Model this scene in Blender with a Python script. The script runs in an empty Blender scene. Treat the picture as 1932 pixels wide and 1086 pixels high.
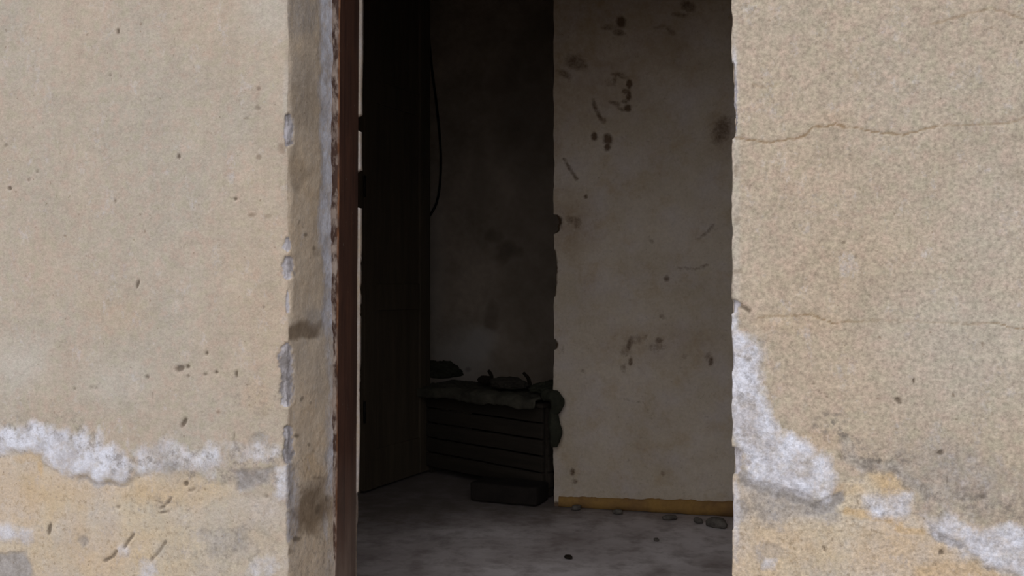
import bpy, bmesh, math, random
import numpy as np
from mathutils import Vector

# ------------------------------------------------------------------ camera, sky, exposure
H = 1.05                     # eye height above the room floor
YAW = math.radians(13.7)
FPX = 1700.0
CX, CY = 966.0, 543.0
C = bpy.context.scene.collection
scene = bpy.context.scene

cam_d = bpy.data.cameras.new('camera')
cam_d.sensor_width = 36.0
cam_d.lens = 36.0 * FPX / 1932.0
cam_d.clip_start = 0.05
cam = bpy.data.objects.new('camera', cam_d)
C.objects.link(cam)
cam.location = (0, 0, H)
cam.rotation_euler = (math.radians(90), 0, YAW)
scene.camera = cam

world = bpy.data.worlds.new('overcast_sky')
scene.world = world
world.use_nodes = True
bg = world.node_tree.nodes['Background']
bg.inputs['Color'].default_value = (0.95, 0.97, 1.0, 1)
bg.inputs['Strength'].default_value = 0.62

# the bright part of the overcast sky, high in front and to the left of the doorway
sun_d = bpy.data.lights.new('veiled_sun', 'SUN')
sun_d.energy = 1.12
sun_d.angle = math.radians(90)
sun_d.color = (1.0, 0.985, 0.96)
sun = bpy.data.objects.new('veiled_sun', sun_d); C.objects.link(sun)
sun.location = (-4, -6, 6)
sun.rotation_euler = Vector((0.26, 0.80, -0.54)).to_track_quat('-Z', 'Y').to_euler()

scene.view_settings.view_transform = 'Standard'
scene.view_settings.look = 'None'
scene.view_settings.gamma = 1.0
scene.view_settings.use_curve_mapping = False
scene.view_settings.exposure = 0.47

# ------------------------------------------------------------------ helpers: geometry of the view
SY, CYW = math.sin(YAW), math.cos(YAW)

def proj(x, y, z):
    d = -x * SY + y * CYW
    return CX + FPX * (x * CYW + y * SY) / d, CY - FPX * (z - H) / d

def ray(px, py):
    a = (px - CX) / FPX
    return Vector((a * CYW - SY, a * SY + CYW, (CY - py) / FPX))

def on_floor(px, py, z=0.0):
    r = ray(px, py)
    t = (z - H) / r.z
    return Vector((0, 0, H)) + r * t

def at_depth(px, py, yw):
    r = ray(px, py)
    return Vector((0, 0, H)) + r * (yw / r.y)

# ------------------------------------------------------------------ helpers: noise and masks in numpy
def _hash(ix, iy, iz, seed):
    h = (ix * 374761393 + iy * 668265263 + iz * 2147483647 + seed * 974634541) & 0xFFFFFFFF
    h = ((h ^ (h >> 13)) * 1274126177) & 0xFFFFFFFF
    h = h ^ (h >> 16)
    return (h & 0xFFFF) / 65535.0

def vnoise(x, y, z=None, seed=0):
    x = np.asarray(x, float); y = np.asarray(y, float)
    z = np.zeros_like(x) if z is None else np.asarray(z, float)
    ix, iy, iz = np.floor(x).astype(np.int64), np.floor(y).astype(np.int64), np.floor(z).astype(np.int64)
    fx, fy, fz = x - ix, y - iy, z - iz
    fx, fy, fz = [f * f * (3 - 2 * f) for f in (fx, fy, fz)]
    out = 0
    for a in (0, 1):
        for b in (0, 1):
            for c in (0, 1):
                w = (fx if a else 1 - fx) * (fy if b else 1 - fy) * (fz if c else 1 - fz)
                out = out + w * _hash(ix + a, iy + b, iz + c, seed)
    return out

def fbm(x, y, z=None, seed=0, octs=3):
    o, amp, tot, f = 0, 1.0, 0, 1.0
    for k in range(octs):
        o = o + amp * vnoise(np.asarray(x) * f, np.asarray(y) * f, None if z is None else np.asarray(z) * f, seed + k * 17)
        tot += amp; amp *= 0.5; f *= 2.03
    return o / tot

def sstep(a, b, v):
    t = np.clip((v - a) / (b - a), 0, 1)
    return t * t * (3 - 2 * t)

def seg_dist(px, py, pts):
    d = np.full(px.shape, 1e9)
    for (x0, y0), (x1, y1) in zip(pts[:-1], pts[1:]):
        dx, dy = x1 - x0, y1 - y0
        L = dx * dx + dy * dy + 1e-9
        t = np.clip(((px - x0) * dx + (py - y0) * dy) / L, 0, 1)
        d = np.minimum(d, np.hypot(px - x0 - t * dx, py - y0 - t * dy))
    return d

def poly_mask(px, py, pts, soft=9.0):
    inside = np.zeros(px.shape, bool)
    n = len(pts)
    for i in range(n):
        x0, y0 = pts[i]; x1, y1 = pts[(i + 1) % n]
        if y0 == y1: continue
        c = ((y0 > py) != (y1 > py)) & (px < (x1 - x0) * (py - y0) / (y1 - y0) + x0)
        inside ^= c
    d = seg_dist(px, py, list(pts) + [pts[0]])
    sd = np.where(inside, d, -d)
    return sstep(-soft, soft, sd)

def spot(px, py, x, y, rx, ry=None, ang=0.0, soft=0.5):
    ry = rx if ry is None else ry
    a = math.radians(ang); c, s = math.cos(a), math.sin(a)
    u = ((px - x) * c + (py - y) * s) / rx
    v = (-(px - x) * s + (py - y) * c) / ry
    return 1 - sstep(1 - soft, 1 + soft, np.hypot(u, v))

def spots(px, py, lst):
    m = np.zeros(px.shape)
    for t in lst:
        k = t[5] if len(t) > 5 else 1.0
        m = np.maximum(m, k * spot(px, py, t[0], t[1], t[2], t[3] if len(t) > 3 else None, t[4] if len(t) > 4 else 0))
    return m

# ------------------------------------------------------------------ helpers: objects
def mesh_from_grid(name, blocks, attrs_per_block, mat, parent=None):
    """blocks: list of (rows, cols, 3) vertex grids joined into one mesh object."""
    V, F, off = [], [], 0
    for P in blocks:
        r, c = P.shape[:2]
        V.append(P.reshape(-1, 3))
        i = np.arange(r * c).reshape(r, c)
        q = np.stack([i[:-1, :-1], i[:-1, 1:], i[1:, 1:], i[1:, :-1]], -1).reshape(-1, 4) + off
        F.append(q); off += r * c
    V = np.concatenate(V).astype(np.float32); F = np.concatenate(F).astype(np.int32)
    me = bpy.data.meshes.new(name)
    me.vertices.add(len(V)); me.vertices.foreach_set('co', V.ravel())
    me.loops.add(len(F) * 4); me.loops.foreach_set('vertex_index', F.ravel())
    me.polygons.add(len(F))
    me.polygons.foreach_set('loop_start', np.arange(len(F), dtype=np.int32) * 4)
    me.polygons.foreach_set('loop_total', np.full(len(F), 4, np.int32))
    me.polygons.foreach_set('use_smooth', np.ones(len(F), bool))
    me.update(calc_edges=True)
    keys = attrs_per_block[0].keys() if attrs_per_block else []
    for k in keys:
        at = me.attributes.new(k, 'FLOAT', 'POINT')
        at.data.foreach_set('value', np.concatenate([a[k].ravel() for a in attrs_per_block]).astype(np.float32))
    me.materials.append(mat)
    o = bpy.data.objects.new(name, me); C.objects.link(o)
    if parent: o.parent = parent
    return o

def obj(name, bm, mat, parent=None, smooth=True):
    me = bpy.data.meshes.new(name); bm.to_mesh(me); bm.free()
    if smooth:
        for p in me.polygons: p.use_smooth = True
    if mat: me.materials.append(mat)
    o = bpy.data.objects.new(name, me); C.objects.link(o)
    if parent: o.parent = parent
    return o

def struct(o): o['kind'] = 'structure'; return o

def tag(o, label, cat, group=None):
    o['label'] = label; o['category'] = cat
    if group: o['group'] = group
    return o

def empty(name, loc, rz=0):
    o = bpy.data.objects.new(name, None); C.objects.link(o)
    o.location = loc; o.rotation_euler = (0, 0, rz); o.empty_display_size = 0.1
    return o

def box_bm(lo, hi, bevel=0.0, cuts=0, bm=None, rough=0.0, seed=0):
    bm2 = bmesh.new()
    bmesh.ops.create_cube(bm2, size=1)
    for v in bm2.verts:
        v.co = Vector([lo[k] + (v.co[k] + 0.5) * (hi[k] - lo[k]) for k in range(3)])
    if cuts:
        # slice along the longest axis so noise can bend and chip it
        dim = [hi[k] - lo[k] for k in range(3)]
        for k in range(3):
            n = max(0, int(cuts * dim[k] / max(dim)))
            for j in range(1, n + 1):
                co = Vector((0, 0, 0)); no = Vector((0, 0, 0)); no[k] = 1
                co[k] = lo[k] + dim[k] * j / (n + 1)
                bmesh.ops.bisect_plane(bm2, geom=bm2.verts[:] + bm2.edges[:] + bm2.faces[:], plane_co=co, plane_no=no)
    if bevel:
        sharp = [e for e in bm2.edges if len(e.link_faces) == 2 and e.calc_face_angle(0) > 0.5]
        bmesh.ops.bevel(bm2, geom=sharp, offset=bevel, segments=2, affect='EDGES', profile=0.6)
    if rough:
        co = np.array([v.co[:] for v in bm2.verts])
        n = [fbm(co[:, 0] * 14 + 3.1 * k, co[:, 1] * 14, co[:, 2] * 14, seed + k * 5) - 0.5 for k in range(3)]
        for i, v in enumerate(bm2.verts):
            v.co += Vector((n[0][i], n[1][i], n[2][i])) * 2 * rough
    if bm is None: return bm2
    tmp = bpy.data.meshes.new('tmp'); bm2.to_mesh(tmp); bm2.free(); bm.from_mesh(tmp); bpy.data.meshes.remove(tmp)
    return bm

def tube_bm(pts, rad, sides=8, bm=None):
    bm = bm or bmesh.new()
    pts = [Vector(p) for p in pts]
    rings = []
    for i, p in enumerate(pts):
        t = (pts[min(i + 1, len(pts) - 1)] - pts[max(i - 1, 0)]).normalized()
        a = t.orthogonal().normalized() if i == 0 else (a - t * a.dot(t)).normalized()
        b = t.cross(a)
        r = rad[i] if isinstance(rad, (list, tuple)) else rad
        rings.append([bm.verts.new(p + (a * math.cos(2 * math.pi * k / sides) + b * math.sin(2 * math.pi * k / sides)) * r) for k in range(sides)])
    for r0, r1 in zip(rings[:-1], rings[1:]):
        for k in range(sides):
            bm.faces.new((r0[k], r0[(k + 1) % sides], r1[(k + 1) % sides], r1[k]))
    bm.faces.new(rings[0][::-1]); bm.faces.new(rings[-1])
    return bm

def spline(pts, n=8):
    pts = [Vector(p) for p in pts]
    P = [pts[0] * 2 - pts[1]] + pts + [pts[-1] * 2 - pts[-2]]
    out = []
    for i in range(1, len(P) - 2):
        for k in range(n):
            t = k / n
            out.append(0.5 * ((2 * P[i]) + (P[i + 1] - P[i - 1]) * t + (2 * P[i - 1] - 5 * P[i] + 4 * P[i + 1] - P[i + 2]) * t * t + (3 * P[i] - P[i - 1] - 3 * P[i + 1] + P[i + 2]) * t ** 3))
    out.append(pts[-1])
    return out

# ------------------------------------------------------------------ helpers: materials
def srgb(r, g, b):
    f = lambda c: (c / 255 / 12.92) if c <= 10.3 else ((c / 255 + 0.055) / 1.055) ** 2.4
    return (f(r), f(g), f(b), 1)

class NT:
    def __init__(self, name, rough=0.9, spec=0.2):
        self.m = bpy.data.materials.new(name); self.m.use_nodes = True
        self.t = self.m.node_tree; self.b = self.t.nodes['Principled BSDF']
        self.b.inputs['Roughness'].default_value = rough
        self.b.inputs['Specular IOR Level'].default_value = spec
        self.pos = self.t.nodes.new('ShaderNodeNewGeometry').outputs['Position']
    def new(self, t): return self.t.nodes.new(t)
    def link(self, a, b): self.t.links.new(a, b)
    def put(self, sock, v):
        if hasattr(v, 'links') or hasattr(v, 'is_linked'): self.link(v, sock)
        else: sock.default_value = v
    def objpos(self):
        self.pos = self.new('ShaderNodeTexCoord').outputs['Object']; return self
    def noise(self, scale, detail=3, rough=0.55, dist=0.0, stretch=None, off=None):
        n = self.new('ShaderNodeTexNoise'); n.inputs['Scale'].default_value = scale
        n.inputs['Detail'].default_value = detail; n.inputs['Roughness'].default_value = rough
        n.inputs['Distortion'].default_value = dist
        p = self.pos
        if stretch or off:
            mp = self.new('ShaderNodeMapping')
            if stretch: mp.inputs['Scale'].default_value = stretch
            if off: mp.inputs['Location'].default_value = off
            self.link(p, mp.inputs['Vector']); p = mp.outputs['Vector']
        self.link(p, n.inputs['Vector'])
        return n.outputs['Fac']
    def attr(self, name):
        a = self.new('ShaderNodeAttribute'); a.attribute_name = name; return a.outputs['Fac']
    def math(self, op, a, b=0.0, c=None, clamp=False):
        n = self.new('ShaderNodeMath'); n.operation = op; n.use_clamp = clamp
        self.put(n.inputs[0], a); self.put(n.inputs[1], b)
        if c is not None: self.put(n.inputs[2], c)
        return n.outputs[0]
    def remap(self, v, a, b, lo=0.0, hi=1.0):
        n = self.new('ShaderNodeMapRange'); n.clamp = True
        self.put(n.inputs[0], v); n.inputs[1].default_value = a; n.inputs[2].default_value = b
        n.inputs[3].default_value = lo; n.inputs[4].default_value = hi
        return n.outputs[0]
    def edge(self, mask, noise, amp=0.6, soft=0.25):
        """mask edge broken up by a noise"""
        v = self.math('ADD', mask, self.math('MULTIPLY', self.math('SUBTRACT', noise, 0.5), amp))
        return self.remap(v, 0.5 - soft, 0.5 + soft)
    def mix(self, fac, a, b, mode='MIX'):
        n = self.new('ShaderNodeMix'); n.data_type = 'RGBA'; n.blend_type = mode; n.clamp_factor = True
        self.put(n.inputs[0], fac); self.put(n.inputs[6], a); self.put(n.inputs[7], b)
        return n.outputs[2]
    def bright(self, col, v):
        n = self.new('ShaderNodeVectorMath'); n.operation = 'SCALE'
        self.put(n.inputs[0], col); self.put(n.inputs['Scale'], v); return n.outputs[0]
    def bump(self, h, strength=0.5, dist=0.004, prev=None):
        n = self.new('ShaderNodeBump'); n.inputs['Strength'].default_value = strength
        n.inputs['Distance'].default_value = dist; self.put(n.inputs['Height'], h)
        if prev: self.link(prev, n.inputs['Normal'])
        return n.outputs['Normal']
    def done(self, col, normal=None):
        self.put(self.b.inputs['Base Color'], col)
        if normal: self.link(normal, self.b.inputs['Normal'])
        return self.m

def facade_material():
    t = NT('weathered_render', 0.95, 0.1)
    side = t.attr('side'); rev = t.attr('reveal')
    grain = t.noise(125, 3, 0.65); fine = t.noise(330, 2, 0.6)
    mid = t.noise(34, 4, 0.65); blot = t.noise(5.5, 4, 0.6); blot2 = t.noise(2.7, 4, 0.6, off=(3, 7, 1))
    brush = t.noise(30, 5, 0.7, stretch=(1, 1, 0.5), off=(1, 1, 5)); speck = t.noise(95, 3, 0.65, off=(2, 8, 5))
    tint = t.noise(42, 2, 0.5, off=(8, 3, 2)); mott = t.noise(14, 4, 0.65, off=(6, 1, 9))
    base = t.mix(side, srgb(177, 167, 156), srgb(181, 166, 150))
    base = t.mix(t.remap(blot, 0.36, 0.64, 0, 0.6), base, t.mix(side, srgb(185, 168, 152), srgb(176, 163, 147)))
    base = t.mix(t.remap(blot2, 0.45, 0.68, 0, 0.5), base, srgb(172, 163, 152))
    base = t.mix(t.remap(tint, 0.52, 0.70, 0, 0.5), base, srgb(184, 162, 150))
    base = t.mix(t.remap(tint, 0.48, 0.32, 0, 0.4), base, srgb(172, 166, 146))
    rcol = t.mix(t.remap(mid, 0.3, 0.7), srgb(198, 177, 154), srgb(208, 191, 172))
    rcol = t.mix(t.remap(blot, 0.4, 0.65), rcol, srgb(192, 178, 164))
    base = t.mix(rev, base, rcol)
    base = t.mix(t.math('MULTIPLY', t.attr('warm'), 0.55), base, srgb(190, 162, 134))
    base = t.mix(t.math('MULTIPLY', t.attr('pale'), 0.6), base, srgb(194, 190, 184))
    och = t.edge(t.attr('ochre'), brush, 0.9, 0.3)
    ocol = t.mix(t.remap(blot, 0.40, 0.58), srgb(195, 183, 166), srgb(196, 184, 175))
    ocol = t.mix(t.remap(mott, 0.45, 0.7, 0, 0.6), ocol, srgb(199, 178, 152))
    ocol = t.mix(t.remap(mott, 0.48, 0.34, 0, 0.55), ocol, srgb(184, 176, 170))
    ocol = t.mix(t.remap(speck, 0.54, 0.68, 0, 0.6), ocol, srgb(150, 134, 116))
    base = t.mix(och, base, ocol)
    base = t.mix(t.math('MULTIPLY', t.edge(t.attr('rust'), brush, 0.9, 0.45), 0.7), base, srgb(197, 164, 118))
    n2 = t.math('MULTIPLY_ADD', speck, 0.3, t.math('MULTIPLY', brush, 0.7))
    gre = t.edge(t.attr('grey'), n2, 1.5, 0.38)
    base = t.mix(t.math('MULTIPLY', gre, 0.8), base, t.mix(t.remap(mid, 0.35, 0.65), srgb(130, 126, 126), srgb(162, 158, 160)))
    whi = t.edge(t.attr('white'), n2, 1.9, 0.4)
    whi = t.math('MULTIPLY', whi, t.remap(mid, 0.36, 0.52, 0.6, 1.0))
    wcol = t.mix(t.remap(mott, 0.42, 0.62), srgb(216, 217, 230), srgb(188, 184, 190))
    base = t.mix(whi, base, wcol)
    trow = t.noise(16, 4, 0.7, stretch=(1.3, 1, 0.55), off=(3, 3, 3))
    base = t.bright(base, t.math('MULTIPLY_ADD', trow, 0.34, 0.83))
    gamp = t.math('MULTIPLY_ADD', side, 0.75, 0.5)
    g = t.math('MULTIPLY', t.math('SUBTRACT', grain, 0.5), gamp)
    g2 = t.math('MULTIPLY', t.math('SUBTRACT', fine, 0.5), 0.35)
    base = t.bright(base, t.math('ADD', 1.0, t.math('ADD', g, g2)))
    ero = t.math('MULTIPLY', t.attr('eroded'), t.remap(t.noise(60, 4, 0.7, off=(5, 5, 2)), 0.50, 0.66, 0, 0.85))
    base = t.mix(ero, base, srgb(120, 112, 106))
    pit = t.remap(t.noise(75, 2, 0.5, off=(9, 2, 4)), 0.70, 0.78, 0, 0.5)
    base = t.mix(pit, base, srgb(116, 98, 80))
    base = t.mix(t.math('MULTIPLY', t.attr('crack'), 0.7), base, srgb(130, 104, 70))
    base = t.mix(t.math('MULTIPLY', t.edge(t.attr('brown'), mid, 0.6, 0.45), 0.75), base, srgb(102, 82, 60))
    dk = t.edge(t.attr('dark'), speck, 0.7, 0.4)
    base = t.mix(t.math('MULTIPLY', dk, 0.75), base, srgb(92, 80, 68))
    chip = t.edge(t.attr('chip'), speck, 0.9, 0.3)
    base = t.mix(t.math('MULTIPLY', chip, 0.9), base, t.mix(t.remap(brush, 0.36, 0.52), srgb(122, 118, 121), srgb(186, 182, 190)))
    nrm = t.bump(grain, 0.4, 0.004)
    nrm = t.bump(mid, 0.25, 0.006, nrm)
    return t.done(base, nrm)

def partition_material():
    t = NT('stained_whitewash', 0.95, 0.1)
    mid = t.noise(26, 5, 0.68); blot = t.noise(3.2, 4, 0.6); grain = t.noise(80, 3); spk = t.noise(60, 4, 0.7, off=(2, 2, 2))
    base = t.mix(t.remap(blot, 0.35, 0.65), srgb(196, 183, 169), srgb(182, 168, 151))
    base = t.mix(t.remap(t.noise(7, 3, off=(4, 1, 8)), 0.45, 0.7, 0, 0.5), base, srgb(196, 186, 186))
    base = t.mix(t.remap(t.noise(10, 4, 0.65, off=(7, 5, 8)), 0.52, 0.72, 0, 0.45), base, srgb(170, 146, 114))
    base = t.bright(base, t.math('MULTIPLY_ADD', grain, 0.34, 0.83))
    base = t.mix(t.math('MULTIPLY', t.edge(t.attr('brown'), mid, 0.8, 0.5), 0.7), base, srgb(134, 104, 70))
    base = t.mix(t.remap(spk, 0.68, 0.78, 0, 0.4), base, srgb(110, 86, 60))
    d = t.edge(t.attr('dark'), spk, 1.3, 0.4)
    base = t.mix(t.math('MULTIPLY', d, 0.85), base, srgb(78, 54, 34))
    base = t.mix(t.attr('chip'), base, srgb(70, 56, 44))
    return t.done(base, t.bump(mid, 0.3, 0.006))

def far_material():
    t = NT('sooty_plaster', 0.95, 0.1)
    mid = t.noise(22, 4, 0.6); blot = t.noise(2.6, 4, 0.65)
    base = t.mix(t.remap(blot, 0.35, 0.65), srgb(180, 163, 149), srgb(150, 135, 121))
    base = t.bright(base, t.math('MULTIPLY_ADD', mid, 0.4, 0.8))
    base = t.mix(t.math('MULTIPLY', t.attr('pale'), 0.6), base, srgb(206, 200, 197))
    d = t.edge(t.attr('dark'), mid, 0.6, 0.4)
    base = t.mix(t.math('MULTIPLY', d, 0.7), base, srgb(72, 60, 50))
    return t.done(base, t.bump(mid, 0.4, 0.01))

def simple(name, c1, c2, scale=12, rough=0.9, stretch=None, bump=0.3, dist=0.004, obj_space=True, spec=0.2):
    t = NT(name, rough, spec)
    if obj_space: t.objpos()
    n = t.noise(scale, 4, 0.6, stretch=stretch); n2 = t.noise(scale * 5, 3, 0.6, stretch=stretch)
    col = t.mix(t.remap(n, 0.32, 0.68), c1, c2)
    col = t.bright(col, t.math('MULTIPLY_ADD', n2, 0.5, 0.75))
    return t.done(col, t.bump(n2, bump, dist))

def frame_material():
    t = NT('old_varnished_wood', 0.7, 0.3)
    g = t.noise(60, 5, 0.6, stretch=(1, 1, 0.06)); s = t.noise(16, 4, 0.6, stretch=(1, 1, 0.35)); sp = t.noise(120, 3, stretch=(1, 1, 0.5))
    col = t.mix(t.remap(g, 0.3, 0.7), srgb(52, 31, 25), srgb(78, 50, 38))
    col = t.mix(t.remap(s, 0.56, 0.7, 0, 0.6), col, srgb(84, 52, 38))
    col = t.mix(t.remap(sp, 0.7, 0.8, 0, 0.5), col, srgb(150, 140, 132))
    z = t.new('ShaderNodeSeparateXYZ'); t.link(t.pos, z.inputs[0])
    dust = t.math('MULTIPLY', t.remap(z.outputs['Z'], 0.62, 0.30), t.remap(s, 0.3, 0.6, 0.3, 1))
    col = t.mix(t.math('MULTIPLY', dust, 0.5), col, srgb(140, 124, 114))
    # front arris worn: bare wood, old filler and paint
    w = t.attr('worn')
    wc = t.mix(t.remap(t.noise(70, 3, 0.6, stretch=(1, 1, 0.4)), 0.42, 0.6), srgb(74, 54, 46), srgb(168, 152, 142))
    col = t.mix(w, col, wc)
    col = t.mix(t.math('MULTIPLY', t.attr('arris'), 0.9), col, srgb(150, 98, 62))
    return t.done(col, t.bump(g, 0.4, 0.003))

M_facade = facade_material()
M_part = partition_material()
M_far = far_material()
M_frame = frame_material()
M_leaf = simple('dark_door_wood', srgb(84, 74, 62), srgb(70, 61, 51), 20, 0.75, (1, 1, 0.08))
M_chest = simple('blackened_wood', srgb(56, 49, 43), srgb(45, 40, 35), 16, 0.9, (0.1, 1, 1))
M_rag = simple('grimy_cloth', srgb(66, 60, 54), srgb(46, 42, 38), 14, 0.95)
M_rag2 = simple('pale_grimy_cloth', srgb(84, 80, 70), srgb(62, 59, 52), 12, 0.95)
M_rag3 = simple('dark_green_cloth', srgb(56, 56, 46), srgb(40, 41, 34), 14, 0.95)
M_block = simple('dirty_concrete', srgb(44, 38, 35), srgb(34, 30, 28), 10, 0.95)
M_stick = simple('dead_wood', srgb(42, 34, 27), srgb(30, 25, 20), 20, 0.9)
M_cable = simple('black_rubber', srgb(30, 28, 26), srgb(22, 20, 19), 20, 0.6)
M_ceiling = simple('limewash_ceiling', srgb(170, 160, 146), srgb(140, 130, 116), 3, 0.95, obj_space=False)
M_inner = simple('limewash_wall', srgb(176, 164, 148), srgb(146, 134, 118), 3, 0.95, obj_space=False)
M_ground = simple('dry_earth', srgb(152, 144, 134), srgb(128, 120, 110), 3, 0.95, obj_space=False)
M_skirt = simple('ochre_skirting', srgb(156, 122, 70), srgb(120, 90, 64), 9, 0.9, obj_space=False)
M_chunk = simple('broken_mortar', srgb(110, 104, 98), srgb(78, 72, 68), 30, 0.95)

def floor_material():
    t = NT('dusty_cement_floor', 0.85, 0.25)
    b = t.noise(2.2, 5, 0.6); m = t.noise(9, 4, 0.65); f = t.noise(60, 3, 0.6)
    col = t.mix(t.remap(b, 0.38, 0.62), srgb(206, 198, 200), srgb(172, 162, 162))
    col = t.mix(t.remap(m, 0.45, 0.7, 0, 0.6), col, srgb(128, 116, 112))
    col = t.mix(t.remap(f, 0.62, 0.75, 0, 0.4), col, srgb(168, 160, 156))
    col = t.mix(t.math('MULTIPLY', t.edge(t.attr('floor_shade'), m, 0.7, 0.5), 0.85), col, t.mix(m, srgb(84, 74, 68), srgb(112, 100, 94)))
    return t.done(col, t.bump(m, 0.25, 0.01))
M_floor = floor_material()

# ------------------------------------------------------------------ front wall: render, masks, chipped corners
YF = 1.91          # facade plane
YB = 2.31          # inner face
XL, XR = -1.0, -0.001

CHIPS_L = [  # y0, y1, width on the facade (m), width on the reveal (m), depth (m)
    (214, 276, 0.010, 0.028, 0.010), (446, 474, 0.014, 0.012, 0.007), (482, 527, 0.017, 0.030, 0.012),
    (548, 592, 0.005, 0.008, 0.005), (646, 768, 0.027, 0.030, 0.014), (802, 876, 0.014, 0.042, 0.014), (876, 960, 0.005, 0.050, 0.004), (965, 1024, 0.004, 0.035, 0.004)]
CHIPS_R = [(118, 262, 0.010, 0.05, 0.012), (204, 262, 0.008, 0.16, 0.018), (566, 590, 0.018, 0.05, 0.012), (842, 894, 0.030, 0.03, 0.012), (636, 700, 0.004, 0.02, 0.004), (930, 1000, 0.005, 0.02, 0.004)]

def chips(py, s, lst, seed):
    c = np.zeros(py.shape); d = np.zeros(py.shape)
    wob = fbm(py * 0.06, s * 60, None, seed, 3); wob2 = fbm(py * 0.16, s * 120, None, seed + 50, 3)
    for (y0, y1, a, b, dep) in lst:
        t = (py - (y0 + y1) / 2) / ((y1 - y0) / 2)
        prof = np.sqrt(np.clip(1 - t ** 4, 0, 1)) * (0.55 + 0.9 * wob)
        e = np.where(s < 0, -s / a, s / b) / np.maximum(prof, 1e-4)
        k = 1 - sstep(0.35, 1.25, e + (wob2 - 0.5) * 0.8)
        k = np.where(np.abs(t) < 1, k, 0)
        c = np.maximum(c, k); d = np.maximum(d, dep * 0.6 * k * (0.6 + 0.8 * wob2))
    return c, d

Z0, Z1 = 0.34, 1.80
zs = np.concatenate([[-0.35, 0.0, 0.2], np.arange(Z0, Z1, 0.0034), [1.9, 2.1, 2.35, 3.4]])

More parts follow.
